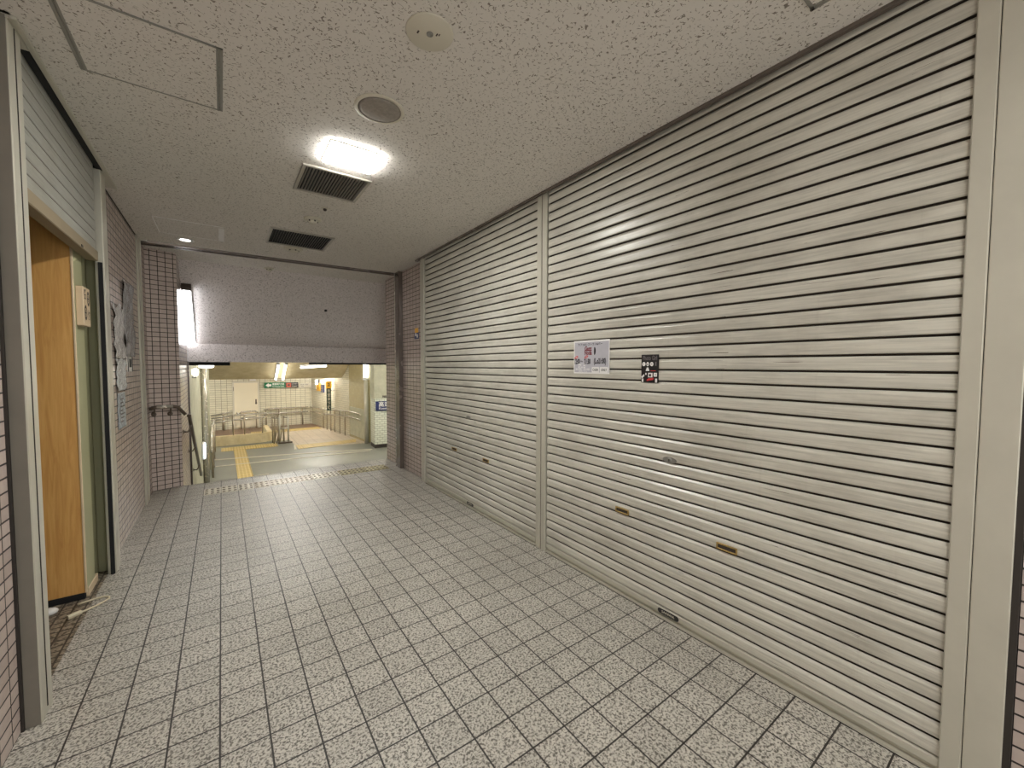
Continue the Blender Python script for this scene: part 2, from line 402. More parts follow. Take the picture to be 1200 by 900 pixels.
b = MB(); b.prism([(4.13, 14.10), (4.08, 13.47), (6.2, 13.3), (6.2, 14.10)], Z2+.12, .26); struct('wall_hall_block', b, 'block_tile')
b = MB(); b.prism([(4.12, 14.11), (4.07, 13.46), (6.2, 13.29), (6.2, 14.11)], .26, 2.3); struct('wall_hall_block_top', b, 'concrete')
b = MB(); b.prism([(4.13, 14.10), (4.08, 13.47), (6.2, 13.3), (6.2, 14.10)], Z2, Z2+.12); struct('baseboard_block', b, 'joint')
b = MB(); b.box(-.48, -.38, 7.075, 13.7, Z2, 2.3); struct('wall_hall_left', b, 'concrete')
b = MB(); b.box(-3.3, -3.2, 7.0, 21.1, Z2, 2.3); b.box(-3.2, -.38, 7.0, 7.06, Z2, 2.3); b.box(9, 9.1, 7.0, 21.1, Z2, 2.3); b.box(6.2, 9, 13.6, 13.7, Z2, 2.3); b.box(2.72, 9, 7.0, 7.06, Z2, 2.3)
struct('wall_hall_side', b, 'concrete')
b = MB(); b.box(-3.3, 9.1, 7.06, 15.0, 2.15, 2.25); struct('ceiling_hall', b, 'plaster')
b = MB(); b.extr([(0, 0), (.35, .02), (-1.9, 1.30), (-2.3, 1.30)], (-3.3, 17.2, .85), (3.95, 17.2, .85), (0, 1, 0), (0, 0, 1)); struct('ceiling_hall_slope', b, 'plaster')
b = MB(); b.box(3.9, 9.1, 14.9, 21.1, 2.2, 2.3); b.box(-3.3, 4.2, 17.56, 21.1, 1.05, 1.15); struct('ceiling_hall_back', b, 'plaster')

# floor lines of the hall
b = MB(); b.prism([(-.41, 14.40), (1.2, 14.09), (3.95, 13.33), (3.95, 13.41), (1.2, 14.19), (-.41, 14.52)], Z2, Z2+.012); struct('trim_3', b, 'sign_pale')
b = MB(); b.prism([(-.2, 13.42), (1.13, 13.33), (3.85, 13.16), (3.85, 13.21), (1.13, 13.40), (-.2, 13.50)], Z2, Z2+.012); struct('trim_4', b, 'sign_pale')
b = MB(); b.prism([(1.86, 14.72), (1.93, 14.72), (2.0, 15.6), (1.95, 15.6)], Z2, Z2+.01); b.box(.6, .9, 11.75, 11.80, Z2, Z2+.01); struct('trim_5', b, 'sign_pale')

# shutter track across the corridor mouth: ceiling channel and left jamb
b = MB()
for o, w in ((0, .035), (.085, .035)): b.prism([(XL, 5.40+o), (1.95, 5.27+o), (1.95, 5.27+o+w), (XL, 5.40+o+w)], ZC-.012, ZC+.03)
b.cur = 1; b.prism([(XL, 5.43), (1.95, 5.30), (1.95, 5.36), (XL, 5.49)], ZC+.01, ZC+.03)
struct('trim_6', b, ['post_dark', 'slot'])
b = MB(); b.box(XL, XL+.016, 5.16, 5.24, 0, ZC, .003); b.box(XL, XL+.006, 5.24, 5.29, 0, ZC); b.box(XL, XL+.016, 5.29, 5.37, 0, ZC, .003)
struct('trim_7', b, 'post')
b = MB(); b.box(XL-.001, XL+.005, 3.71, 5.16, ZC-.008, ZC); struct('trim_11', b, 'joint')
b = MB(); b.box(-.384, -.362, 7.04, 7.085, Z2, 1.40); struct('trim_8', b, 'post_dark')

# ------------------------------------------------------------------ roller shutters
P = .0605
def curtain(sx, y0, y1, z0, z1, sgn, flat=False):
    """slats along y; sgn -1 bulges to -x (right wall), +1 to +x (left wall)"""
    prof = [(-.008, 0), (-.008, .0036), (.0052, .0042), (.0085, .0065), (.0096, .0110), (.0100, .024), (.0100, .0420), (.0088, .0462), (.0020, .0560), (-.008, .0568)]
    if flat: prof = [(.004, 0), (.004, .0012), (.0080, .0020), (.0100, .0060), (.0106, .020), (.0106, .044), (.0100, .0560), (.0080, .0590), (.004, .0600)]
    b = MB(); n = int(math.ceil((z1-z0)/P)); ring = []
    for i in range(n):
        for d, z in prof: ring.append((d, min(z0+i*P+z, z1)))
    v = []
    for y in (y0, y1): v += [(sx+sgn*d, y, z) for d, z in ring]
    m = len(ring)
    F = [(i, i+1, m+i+1, m+i) if sgn < 0 else (i, m+i, m+i+1, i+1) for i in range(m-1)]
    b.add(v, F); k = len(prof)
    for q in range(m-1): b.m[q] = 1 if q % k in (0, 1, k-2, k-1) else 0
    return b

def letter_slot(y, z, parent, w=.094, h=.030):
    x = SX-.0108
    f = MB(); t = .006
    f.box(x-.006, x+.004, y-w/2, y+w/2, z+h/2-t, z+h/2, .001); f.box(x-.006, x+.004, y-w/2, y+w/2, z-h/2, z-h/2+t, .001)
    f.box(x-.006, x+.004, y-w/2, y-w/2+t, z-h/2+t, z+h/2-t, .001); f.box(x-.006, x+.004, y+w/2-t, y+w/2, z-h/2+t, z+h/2-t, .001)
    fr = f.build('pull_handle', 'brass', parent)
    g = MB(); g.box(x-.0015, x+.003, y-w/2+t, y+w/2-t, z-h/2+t, z+h/2-t); g.build('recess', 'ink_brown', fr)
    fr['label'] = 'brass flush pull handle'

def shutter_right(y0, y1, label, slots, lock, plate):
    r = thing('roller_shutter', label, 'shutter', (SX, (y0+y1)/2, 0), 'closed roller shutters in the right wall')
    curtain(SX, y0, y1, .062, 2.72, -1).build('slat_curtain', ['shutter', 'groove'], r)
    bt = MB(); bt.extr([(0, .004), (0, .022), (.010, .027), (.014, .034), (.014, .058), (.004, .062), (-.012, .062), (-.012, .004)], (SX, y0, 0), (SX, y1, 0), (-1, 0, 0), (0, 0, 1))
    bt.extr([(-.004, .002), (-.004, .012), (.018, .014), (.018, .002)], (SX, y0, 0), (SX, y1, 0), (-1, 0, 0), (0, 0, 1))
    bt.build('bottom_bar', 'post', r)
    sl_ = MB(); sl_.box(SX-.019, SX+.010, y0, y1, 0, .0035); sl_.build('floor_strip', 'slot', r)  # dark strip along the floor line under the bottom bar
    for y, z in slots: letter_slot(y, z, r)
    k = MB(); x = SX-.0105; y, z = lock
    k.lathe([(.001, .006), (.012, .006), (.014, .004), (.014, -.002)], (x, y, z), (-1, 0, 0), 20)
    k.extr([(.040*math.cos(2*PI*q/20), .016*math.sin(2*PI*q/20)) for q in range(20)], (x+.004, y, z), (x-.003, y, z), (0, -1, 0), (0, 0, 1))
    lk = k.build('lock', 'alum', r); kk = MB(); kk.box(x-.0085, x-.005, y-.0015, y+.0015, z-.006, z+.006); kk.build('keyhole', 'ink', lk)
    g = MB(); y, z = plate; x = SX-.014
    n = 10; pts = []
    for a in range(2*n+2):
        th = PI/2+PI*a/n if a <= n else -PI/2+PI*(a-n-1)/n
        pts.append(((-.048 if a <= n else .048)+.013*math.cos(th), .013*math.sin(th)))
    g.extr(pts, (x+.001, y, z), (x-.0025, y, z), (0, -1, 0), (0, 0, 1))
    pl = g.build('maker_plate', 'black', r)
    tx = MB(); tx.text('SANWA', .017, (x-.003, y, z), (0, -1, 0), (0, 0, 1), width=.075); tx.build('plate_lettering', 'sign_pale', pl)
    pl['label'] = 'black oval maker plate with pale lettering'
    return r

near = shutter_right(.2112, 2.188, 'larger near roller shutter of beige slats with posters on it', [(1.512, .506), (.909, .507)], (1.211, .863), (1.2, .043))
far = shutter_right(2.312, 4.315, 'narrower looking far roller shutter of beige slats beside the tiled wall', [(3.613, .514), (3.015, .512)], (3.326, .864), (3.29, .043))

# posts between and beside the right shutters
r = thing('steel_post', 'slim beige steel post between the two closed shutters', 'post', (1.885, 2.25, 0), 'beige posts along the shutters')
b = MB(); b.box(1.875, 2.0, 2.195, 2.246, 0, 2.75, .004); b.box(1.875, 2.0, 2.254, 2.305, 0, 2.75, .004); b.build('guide_channel', 'post', r)
b = MB(); b.box(1.881, 2.0, 2.246, 2.254, 0, 2.75); b.build('joint', 'rail_dark', r)
r = thing('steel_post', 'slim beige steel post between far shutter and pink tiles', 'post', (1.885, 4.38, 0), 'beige posts along the shutters')
b = MB(); b.box(1.872, 1.97, 4.322, 4.372, 0, ZC, .004); b.box(1.880, 1.929, 4.378, 4.440, 0, ZC, .004); b.build('guide_channel', 'post', r)
b = MB(); b.box(1.886, 1.929, 4.372, 4.378, 0, ZC); b.build('joint', 'rail_dark', r)
r = thing('steel_post', 'wide flat beige steel jamb at the right edge', 'post', (1.885, .14, 0), 'beige posts along the shutters')
b = MB(); b.box(1.875, 2.0, .1625, .211, 0, 2.75, .003); b.build('guide_channel', 'post', r)
b = MB(); b.box(1.875, 2.0, .083, .1605, 0, ZC, .002); b.build('cover_plate', 'post', r)
b = MB(); b.box(1.882, 2.0, .1600, .163, 0, ZC); b.box(1.90, 2.0, .068, .084, 0, ZC); b.build('joint', 'joint', r)

b = MB(); b.box(1.846, 1.860, .08, 4.50, ZC-.014, ZC+.02, .002); b.box(1.865, 1.873, .08, 4.50, ZC-.010, ZC+.02, .002); b.box(1.846, 1.88, 4.44, 4.50, ZC-.012, ZC+.01)
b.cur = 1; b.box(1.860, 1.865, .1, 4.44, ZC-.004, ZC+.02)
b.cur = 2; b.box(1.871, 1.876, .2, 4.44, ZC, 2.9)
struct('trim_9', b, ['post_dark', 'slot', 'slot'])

# left shop opening: posts, raised shutter, header
r = thing('steel_post', 'grey steel post at the near side of the half open shop front', 'post', (-.60, 2.27, 0), 'posts of the left shop front')
b = MB(); b.box(-.70, -.580, 2.2185, 2.335, 0, ZC-.002, .003); b.build('column', 'post', r)
b = MB(); b.box(-.70, -.583, 2.2145, 2.2186, 0, ZC-.002, .001); b.build('shaded_face', 'post_shade', r)['label'] = 'near face of the post in a grey darkened for shade'  # thin near face of the post, its shade put into a darker grey
b = MB(); b.box(-.70, -.578, 2.272, 2.277, .03, ZC-.01); b.box(-.634, -.622, 2.203, 2.216, 0, ZC-.002); b.build('joint', 'joint', r)
r = thing('steel_post', 'grey steel post at the far side of the half open shop front', 'post', (-.60, 3.64, 0), 'posts of the left shop front')
b = MB(); b.box(-.628, -.585, 3.585, 3.71, 0, ZC-.002, .004); b.build('column', 'post', r)
b = MB(); b.box(-.612, -.592, 3.572, 3.586, 0, 1.99); b.build('joint', 'slot', r)

r = thing('roller_shutter', 'partly raised roller shutter above the wood panelled shop opening', 'shutter', (-.61, 2.93, 2.0))
curtain(-.618, 2.34, 3.522, 2.045, 2.80, 1, True).build('slat_curtain', ['shutter_left', 'rail_dark'], r)
b = MB(); b.box(-.655, -.600, 2.34, 3.522, 1.985, 2.046, .004); b.build('bottom_bar', 'bar_left', r)
b = MB(); b.box(-.602, -.597, 3.15, 3.18, 1.99, 2.0); b.build('latch', 'ink_brown', r)
b = MB(); b.box(-.575, -.556, 2.215, 3.90, ZC-.012, ZC+.01, .002); b.box(-.70, -.575, 3.60, 3.90, ZC-.010, ZC); b.box(-.70, -.575, 2.215, 2.40, ZC-.012, ZC)
b.cur = 1; b.box(-.577, -.574, 2.3, 3.62, ZC, 2.86); b.box(-.606, -.575, 2.34, 3.60, ZC-.006, ZC+.01); b.box(-.9, -.57, 2.2, 3.72, 2.86, 2.92); b.box(-.70, -.57, 3.60, 3.72, ZC, 2.9); b.box(-.70, -.57, 2.2, 2.335, ZC, 2.9)  # black strip across the slot painted in for the shade inside it
struct('trim_10', b, ['post', 'slot'])

# wood and olive partition filling the opening
r = thing('partition_cabinet', 'tall partition with orange wood end and olive green front', 'partition', (-.9, 3.45, 0))
b = MB(); b.box(-1.9, -.668, 3.285, 3.305, .035, 2.38, .002); b.build('wood_panel', 'wood', r)['label'] = 'orange wood grained end panel'
b = MB(); b.box(-1.9, -.664, 3.305, 3.47, .035, 2.30, .002); b.build('front_panel', 'green', r)['label'] = 'olive green front panel'
b = MB(); b.box(-1.9, -.682, 3.47, 3.66, 0, 2.36); b.box(-.70, -.6285, 3.66, 3.708, 0, 2.36); b.build('side_panel', 'green_dark', r)
b = MB(); b.box(-1.9, -.672, 3.283, 3.31, .0, .035); b.build('plinth', 'slot', r)
b = MB(); b.box(-.684, -.660, 3.31, 3.52, 0, .05, .003); b.build('baseboard_strip', 'cream', r)
b = MB(); b.box(-.672, -.662, 3.2815, 3.291, .035, 2.30, .002); b.build('edge_strip', 'cream', r)

r = thing('sign_box', 'small cream box sign with round symbols on olive panel', 'sign', (-.65, 3.36, 1.69))
b = MB(); b.box(-.664, -.632, 3.315, 3.455, 1.575, 1.80, .003); b.build('body', 'cream', r)
b = MB(); x = -.6315; U, V = (0, 1, 0), (0, 0, 1)
def ring(b, cy, cz, R, rr):
    n = 20; v = []
    for k in range(n):
        a = 2*PI*k/n; v += [(x, cy+R*.62*math.cos(a), cz+R*math.sin(a)), (x, cy+rr*.62*math.cos(a), cz+rr*math.sin(a))]
    b.add(v, [(2*k, 2*((k+1) % n), 2*((k+1) % n)+1, 2*k+1) for k in range(n)])
ring(b, 3.416, 1.738, .044, .026); ring(b, 3.354, 1.652, .044, .026)
for (cy, cz) in ((3.416, 1.738), (3.354, 1.652)):
    b.box(x-.001, x, cy-.012, cy+.012, cz-.004, cz+.004); b.box(x-.001, x, cy-.003, cy+.003, cz-.018, cz+.018)
b.text('受', .062, (x, 3.352, 1.752), U, V, width=.042); b.text('付', .062, (x, 3.420, 1.640), U, V, width=.042)
b.build('printed_symbols', 'ink_brown', r)

r = thing('cable', 'ivory cable with rectangular plug looped on the floor by the cabinet', 'cable', (-.63, 3.12, 0))
pts = [(-.69, 3.215), (-.655, 3.225), (-.62, 3.235), (-.585, 3.235), (-.562, 3.218), (-.558, 3.195), (-.575, 3.168), (-.60, 3.14), (-.63, 3.115), (-.655, 3.098)]
b = MB(); b.tube([(x_, y_, .006) for x_, y_ in pts], .0052, 10); b.build('cord', 'cable', r)
b = MB(); d = Vector((-.5, -.35, 0)).normalized(); n_ = Vector((-d.y, d.x, 0)); o = Vector((-.652, 3.10, 0))
b.extr([(-.010, 0), (.010, 0), (.012, .012), (.007, .018), (-.007, .018), (-.012, .012)], o, o+d*.055, n_, (0, 0, 1)); b.build('plug', 'cable', r)
b = MB(); b.lathe([(.002, 0), (.026, .002), (.030, .014), (.022, .026), (.004, .030)], (-.785, 3.185, 0), (0, 0, 1), 20); b.box(-.86, -.785, 3.17, 3.20, 0, .02, .006)
tag(b.build('plug_cap', 'white'), 'small white rounded plastic piece on shop floor behind the near post', 'plug')

# ------------------------------------------------------------------ papers on the walls
def sheet(name, label, mat, y0, y1, z0, z1, amp, group, cat='poster', ragged=0.0, seed=1):
    rnd = random.Random(seed); b = MB(); nu, nv = 14, 22; v = []
    ph = [rnd.uniform(0, 6) for _ in range(6)]
    for j in range(nv+1):
        for i in range(nu+1):
            u, w = i/nu, j/nv
            e = ragged*(math.sin(w*17+ph[0])+math.sin(w*31+ph[1]))*.5*(1-u)
            t_ = ragged*(math.sin(u*11+ph[2]))*.5*w
            d = .0003+amp*(.5+.5*math.sin(u*9+w*5+ph[3])*math.sin(w*13-u*4+ph[4]))+amp*.4*rnd.random()
            v.append((XL+d, y0+(y1-y0)*u+e, z0+(z1-z0)*w+t_))
    b.add(v, [(j*(nu+1)+i, j*(nu+1)+i+1, (j+1)*(nu+1)+i+1, (j+1)*(nu+1)+i) for j in range(nv) for i in range(nu)], True)
    o = b.build(name, mat); md = o.modifiers.new('thick', 'SOLIDIFY'); md.thickness = .001; md.offset = 0
    return tag(o, label, cat, group)
G = 'sheets taped to the left tiled wall'
sheet('poster', 'tall crumpled silver sheet, highest and furthest along left tiled wall', 'plastic_a', 4.43, 4.86, 1.42, 2.03, .014, G, seed=2, ragged=.01)
sheet('poster', 'pale crumpled film with ragged edge beside the silver sheet', 'plastic_b', 4.05, 4.42, 1.40, 1.79, .012, G, seed=3, ragged=.05)
sheet('poster', 'white crumpled sheet in the middle of the left wall column', 'plastic_c', 4.08, 4.42, 1.155, 1.395, .010, G, seed=4, ragged=.01)
p_ = sheet('poster', 'lowest bluish paper on left tiled wall under the white sheet', 'plastic_d', 4.09, 4.38, .87, 1.14, .004, G, seed=5)
b = MB()
for i in range(7):
    z = 1.09-i*.028; b.box(XL+.0125, XL+.0132, 4.13, 4.20+.14*random.random(), z, z+.008)
b.build('printed_lines', 'ink_grey', p_)
r = thing('notice', 'small notice with black side strip right of white sheet', 'notice', (XL, 4.66, 1.36), G)
b = MB(); b.box(XL-.001, XL+.004, 4.53, 4.76, 1.295, 1.42); b.build('paper', 'white', r)
b = MB(); b.box(XL+.004, XL+.0048, 4.53, 4.57, 1.295, 1.42); b.box(XL+.004, XL+.0048, 4.72, 4.76, 1.295, 1.42); b.box(XL+.004, XL+.0048, 4.60, 4.70, 1.33, 1.40); b.build('printed_strip', 'ink', r)

# opening-hours poster on the near shutter
r = thing('poster', 'white bordered grey opening hours poster with red logo on near shutter', 'poster', (1.884, 1.81, 1.41), 'posters on the near shutter')
X0 = 1.8835; yl, yr, zb, zt = 1.921, 1.621, 1.303, 1.513
b = MB(); b.box(X0-.0012, X0, yr, yl, zb, zt); b.build('paper', 'white', r)
b = MB(); b.box(X0-.0018, X0-.0012, yr+.006, yl-.008, zb+.008, zt-.010); b.build('printed_ground', 'paper_grey', r)
W, H = yl-yr, zt-zb
def PU(px, py): return (X0-.0021, yl-W*px, zt-H*py)       # fractions from the top left corner
def pbox(b, x0, y0, x1, y1, d=0.0):
    b.box(X0-.0022-d, X0-.0016, yl-W*x0, yl-W*x1, zt-H*y0, zt-H*y1)
U, V = (0, -1, 0), (0, 0, 1)
def ink(name, mat, fn, label=None, dx=0.0):
    b = MB(); fn(b); o = b.build(name, mat, r); o.location.x -= dx
    if label: o['label'] = label
    return o
def line(body, size, px, py, width, mat='ink', dx=0.0, name='printed_text', label=None):
    ink(name, mat, lambda b: b.text(body, size, PU(px, py), U, V, width=width, bold=.045 if size > .03 and body[0] in '12(GN' else .022), label, dx)
def oval(b, cx, cy, rx, ry, n=18, sk=0.0): b.add([PU(cx+rx*math.cos(2*PI*k/n), cy+ry*math.sin(2*PI*k/n)-sk*math.cos(2*PI*k/n)) for k in range(n)], [tuple(range(n))])
def poly(b, pts): b.add([PU(*q) for q in pts], [tuple(range(len(pts)))])
ink('printed_box', 'white', lambda b: pbox(b, .53, .80, .73, .965)); ink('printed_box', 'white', lambda b: pbox(b, .75, .80, .965, .965))
for body, size, px, py, width in (('カフェ&レストラン&バー', .018, .47, .125, .205), ('12:00', .046, .10, .64, .048), ('〜', .034, .235, .64, .024),
        ('21:30', .046, .40, .64, .054), ('(L.o21:00)', .046, .75, .63, .098)): line(body, size, px, py, width)
line('CASH', .022, .63, .885, .045, dx=.0006); line('ONLY', .022, .86, .885, .045, dx=.0006)
for body, size, px, py, width in (('定休日', .036, .24, .77, .064), ('毎週月曜日・祝日の翌日', .014, .27, .875, .125), ('(不定休あり)', .014, .27, .945, .075)): line(body, size, px, py, width, 'white')
line('Gazz', .040, .42, .255, .062, 'ink_maroon', name='printed_logo', label='maroon logo lettering'); line('Noda', .040, .42, .375, .062, 'ink_maroon', name='printed_logo', label='maroon logo lettering')
ink('printed_silhouette', 'ink', lambda b: poly(b, [(.60+.035*math.cos(2*PI*k/16)*(1.0 if math.cos(2*PI*k/16) > 0 else .4), .325+.12*math.sin(2*PI*k/16)) for k in range(16)]), 'black hair silhouette')
for cx, cy, wd in ((.075, .505, 'OPEN'), (.37, .495, 'CLOSE')):
    ink('printed_tag', 'ink_red', lambda b: oval(b, cx, cy, .055, .042, 14, .02), 'red oval tag'); line(wd, .011, cx, cy, .020, 'white', .0005)

r = thing('poster', 'small black flyer with white round marks and red ribbon on near shutter', 'poster', (1.884, 1.35, 1.34), 'posters on the near shutter')
yl, yr, zb, zt = 1.394, 1.286, 1.262, 1.414; W, H = yl-yr, zt-zb
b = MB(); b.box(X0-.0014, X0, yr, yl, zb, zt); b.build('paper', 'black', r)
line('Photo Girl', .034, .5, .13, .088, 'ink_grey', name='printed_heading'); ink('printed_mark', 'ink_grey', lambda b: pbox(b, .80, .26, .88, .40))
for q in ((.15, .34, .10, .075), (.375, .34, .075, .075), (.61, .34, .10, .075), (.28, .69, .04, .04)): ink('printed_mark', 'white', lambda b: oval(b, *q))
for q in ([(.26, .585), (.33, .46), (.42, .46), (.48, .585)], [(.0, .80), (.16, .70), (.20, .76), (.06, .86)]): ink('printed_mark', 'white', lambda b: poly(b, q))
for q in ((.41, .65, .66, .81), (.73, .65, .92, .78), (.04, .86, .14, .985), (.82, .85, .93, .99)): ink('printed_mark', 'white', lambda b: pbox(b, *q))
ink('printed_ribbon', 'ink_red', lambda b: poly(b, [(.33, .90), (.42, .85), (.73, .82), (.71, .90), (.45, .93), (.33, .95)]), 'red ribbon')
ink('printed_line', 'ink_red', lambda b: pbox(b, .55, .565, .84, .585))
for q in ((.375, .35, .03, .03), (.13, .34, .03, .012), (.61, .34, .03, .012)): ink('printed_detail', 'ink', lambda b: oval(b, *q), dx=.0006)
for q in ((.47, .69, .58, .78), (.82, .69, .85, .74)): ink('printed_detail', 'ink', lambda b: pbox(b, *q, .0004), dx=.0006)

r = thing('sticker', 'small yellow and blue sticker on pink tiles beside far shutter', 'sticker', (XR, 4.67, 1.75))
b = MB(); b.box(XR-.002, XR+.001, 4.60, 4.74, 1.675, 1.75); b.build('lower_half', 'sign_blue', r)
b = MB(); b.box(XR-.002, XR+.001, 4.62, 4.72, 1.75, 1.805); b.build('upper_half', 'sign_yellow', r)
b = MB(); b.box(XR-.003, XR-.002, 4.63, 4.66, 1.69, 1.73); b.box(XR-.003, XR-.002, 4.68, 4.71, 1.71, 1.745); b.build('mark', 'white', r)

# ------------------------------------------------------------------ ceiling fittings
r = thing('panel_light', 'square glowing ceiling light panel in front of the vents', 'ceiling light', (.65, 2.515, ZC))
b = MB(); b.box(.507, .793, 2.382, 2.648, ZC-.006, ZC, .002); b.build('frame', 'plate', r)
b = MB(); b.box(.512, .788, 2.387, 2.643, ZC-.013, ZC-.006, .003); b.build('diffuser', 'lamp_main', r)
for yy in (-.9,):
    q = r.copy(); C.objects.link(q); q.location.y = yy; q['label'] = 'square ceiling light panel further back along the corridor'
    for ch in list(r.children):
        c = ch.copy(); C.objects.link(c); c.parent = q; c.matrix_parent_inverse = ch.matrix_parent_inverse.copy()

def vent(x0, x1, y0, y1, n, label, lean=-.6):
    r = thing('air_vent', label, 'vent', ((x0+x1)/2, (y0+y1)/2, ZC), 'ceiling air vents')
    t = .022; b = MB()
    b.box(x0, x1, y0, y0+t, ZC-.012, ZC, .003); b.box(x0, x1, y1-t, y1, ZC-.012, ZC, .003); b.box(x0, x0+t, y0+t, y1-t, ZC-.012, ZC, .003); b.box(x1-t, x1, y0+t, y1-t, ZC-.012, ZC, .003)
    b.build('frame', 'vent', r)
    b = MB(); b.box(x0+.01, x1-.01, y0+.01, y1-.01, ZC-.0015, ZC-.0005); b.build('duct', 'vent_dark', r)
    b = MB()
    for i in range(n):
        x = x0+t+(x1-x0-2*t)*(i+.5)/n
        b.extr([(-.005*lean, 0), (-.0035*lean, 0), (.0045*lean, .0095), (.003*lean, .0095)], (x, y0+t, ZC-.0115), (x, y1-t, ZC-.0115), (1, 0, 0), (0, 0, 1))
    b.build('louvres', 'vent', r)
vent(.425, .835, 2.75, 3.175, 20, 'louvred ceiling vent directly beyond the glowing light panel')
vent(.378, .910, 4.165, 4.695, 24, 'louvred ceiling vent further off between the two smoke detectors', .4)

r = thing('ceiling_speaker', 'round grey mesh speaker in ceiling nearest the light panel', 'speaker', (.64, 1.975, ZC))
b = MB(); b.lathe([(.114, .0), (.114, -.004), (.108, -.007), (.100, -.008), (.098, -.006), (.098, 0)], (.64, 1.975, ZC)); b.build('rim', 'plate', r)
b = MB(); b.lathe([(.099, -.006), (.080, -.0085), (.04, -.0095), (.002, -.010)], (.64, 1.975, ZC)); b.build('grille', 'speaker', r)
r = thing('cover_plate', 'round blank beige ceiling plate with small centre screw', 'cover plate', (.648, 1.423, ZC))
b = MB(); b.lathe([(.086, 0), (.086, -.004), (.083, -.006), (.002, -.006)], (.648, 1.423, ZC), seg=48); b.build('disc', 'plate', r)
b = MB(); b.lathe([(.0125, -.006), (.0125, -.009), (.009, -.0095), (.009, -.007), (.003, -.007)], (.648, 1.423, ZC), seg=20); b.build('screw_socket', 'alum', r)
b = MB(); b.box(.668, .673, 1.405, 1.418, ZC-.0065, ZC-.006); b.box(.676, .680, 1.402, 1.412, ZC-.0065, ZC-.006); b.box(.606, .612, 1.432, 1.446, ZC-.0065, ZC-.006); b.build('printed_mark', 'ink_brown', r)

def detector(x, y, R, label, lamp=True):
    r = thing('smoke_detector', label, 'detector', (x, y, ZC), 'ceiling smoke detectors')
    b = MB(); b.lathe([(R, 0), (R, -.006), (R*.9, -.012), (R*.55, -.014)], (x, y, ZC)); b.build('base', 'plate', r)
    b = MB(); b.lathe([(R*.55, -.012), (R*.5, -.028), (R*.42, -.036), (.002, -.038)], (x, y, ZC), seg=24); b.build('sensor_head', 'plate', r)
    for k in range(5):
        b = MB(); a = 2*PI*k/5; b.box(x+R*.5*math.cos(a)-.006, x+R*.5*math.cos(a)+.006, y+R*.5*math.sin(a)-.006, y+R*.5*math.sin(a)+.006, ZC-.026, ZC-.016); b.build('vent_slit', 'ink_brown', r)
detector(.645, 3.75, .068, 'round smoke detector between the two ceiling vents')
detector(.64, 4.815, .088, 'round smoke detector just beyond the farther ceiling vent')
detector(.51, 5.94, .055, 'small detector beyond the ceiling track near the sloped board')
r = thing('sprinkler_head', 'tiny dark sprinkler point in ceiling right beyond nearer vent', 'sprinkler', (.68, 3.44, ZC))
b = MB(); b.lathe([(.026, .002), (.026, -.003), (.018, -.006)], (.68, 3.44, ZC), seg=20); b.build('rosette', 'plate', r)
b = MB(); b.lathe([(.013, -.004), (.013, -.016), (.006, -.022), (.001, -.022)], (.68, 3.44, ZC), seg=16); b.build('nozzle', 'ink_brown', r)
r = thing('downlight', 'small round lit downlight by the left tiled wall', 'ceiling light', (-.26, 5.1, ZC))
b = MB(); b.lathe([(.070, 0), (.070, -.006), (.060, -.009), (.054, -.004)], (-.26, 5.1, ZC)); b.build('rim', 'white', r)
b = MB(); b.lathe([(.054, -.002), (.03, -.006), (.002, -.007)], (-.26, 5.1, ZC)); b.build('lens', 'lamp_down', r)

def hatch(x0, x1, y0, y1, t1, t2, label, tape=False):
    r = thing('access_hatch', label, 'hatch', ((x0+x1)/2, (y0+y1)/2, ZC), 'ceiling access hatches')
    b = MB(); b.box(x0+t2, x1-t2, y0+t1, y1-t1, ZC-.003, ZC); b.build('panel', 'ceiling', r)
    b = MB(); b.box(x0, x0+t2*.55, y0, y1, ZC-.005, ZC, .001); b.box(x1-t2*.55, x1, y0, y1, ZC-.005, ZC, .001)
    b.box(x0+t2*.6, x0+t2, y0, y1, ZC-.005, ZC, .001); b.box(x1-t2, x1-t2*.6, y0, y1, ZC-.005, ZC, .001)
    b.box(x0, x1, y0, y0+t1, ZC-.005, ZC, .001); b.box(x0, x1, y1-t1, y1, ZC-.005, ZC, .001)
    b.build('frame', 'alum' if not tape else 'white', r)
    if tape:
        b = MB(); b.box(x1-.035, x1+.008, y0+.03, y1-.02, ZC-.010, ZC-.005); b.build('edge_strip', 'white', r)
hatch(-.443, .033, 1.963, 2.432, .008, .022, 'large ceiling access panel with metal edges above the left shutter')
hatch(-.437, .040, 4.445, 4.935, .006, .006, 'faint ceiling access panel with white strip near the downlight', True)
hatch(1.20, 1.67, .10, .57, .012, .022, 'ceiling access panel cut off at the upper right edge')
r = MB(); r.lathe([(.022, 0), (.022, .004), (.012, .007), (.001, .007)], (1.27, 6.50, 2.163), (0, -.67, -.74), 16); tag(r.build('sensor', 'ink'), 'tiny dark round sensor on the sloped board over the stairs', 'sensor')

# tube light beside the sloped board
r = thing('tube_light', 'bright tube light running down the left edge of sloped board', 'tube light', (-.33, 6.7, 2.0))
A = Vector((-.33, 6.33, 2.285)); B = Vector((-.33, 7.045, 1.655)); d = (B-A).normalized(); nn = Vector((0, -d.z, d.y)) * -1
nn = Vector((0, d.z, -d.y)); 
b = MB(); b.extr([(-.034, .0), (.034, 0), (.028, .035), (-.028, .035)], A, B, (1, 0, 0), nn); b.build('diffuser', 'lamp_slope', r)
b = MB(); b.extr([(-.046, -.03), (.05, -.03), (.05, .045), (-.046, .045)], A-d*.045, A, (1, 0, 0), nn); b.build('end_cap', 'ink_brown', r)
b = MB(); b.extr([(-.046, -.05), (.046, -.05), (.046, 0), (-.046, 0)], A, B, (1, 0, 0), nn); b.build('housing', 'white', r)

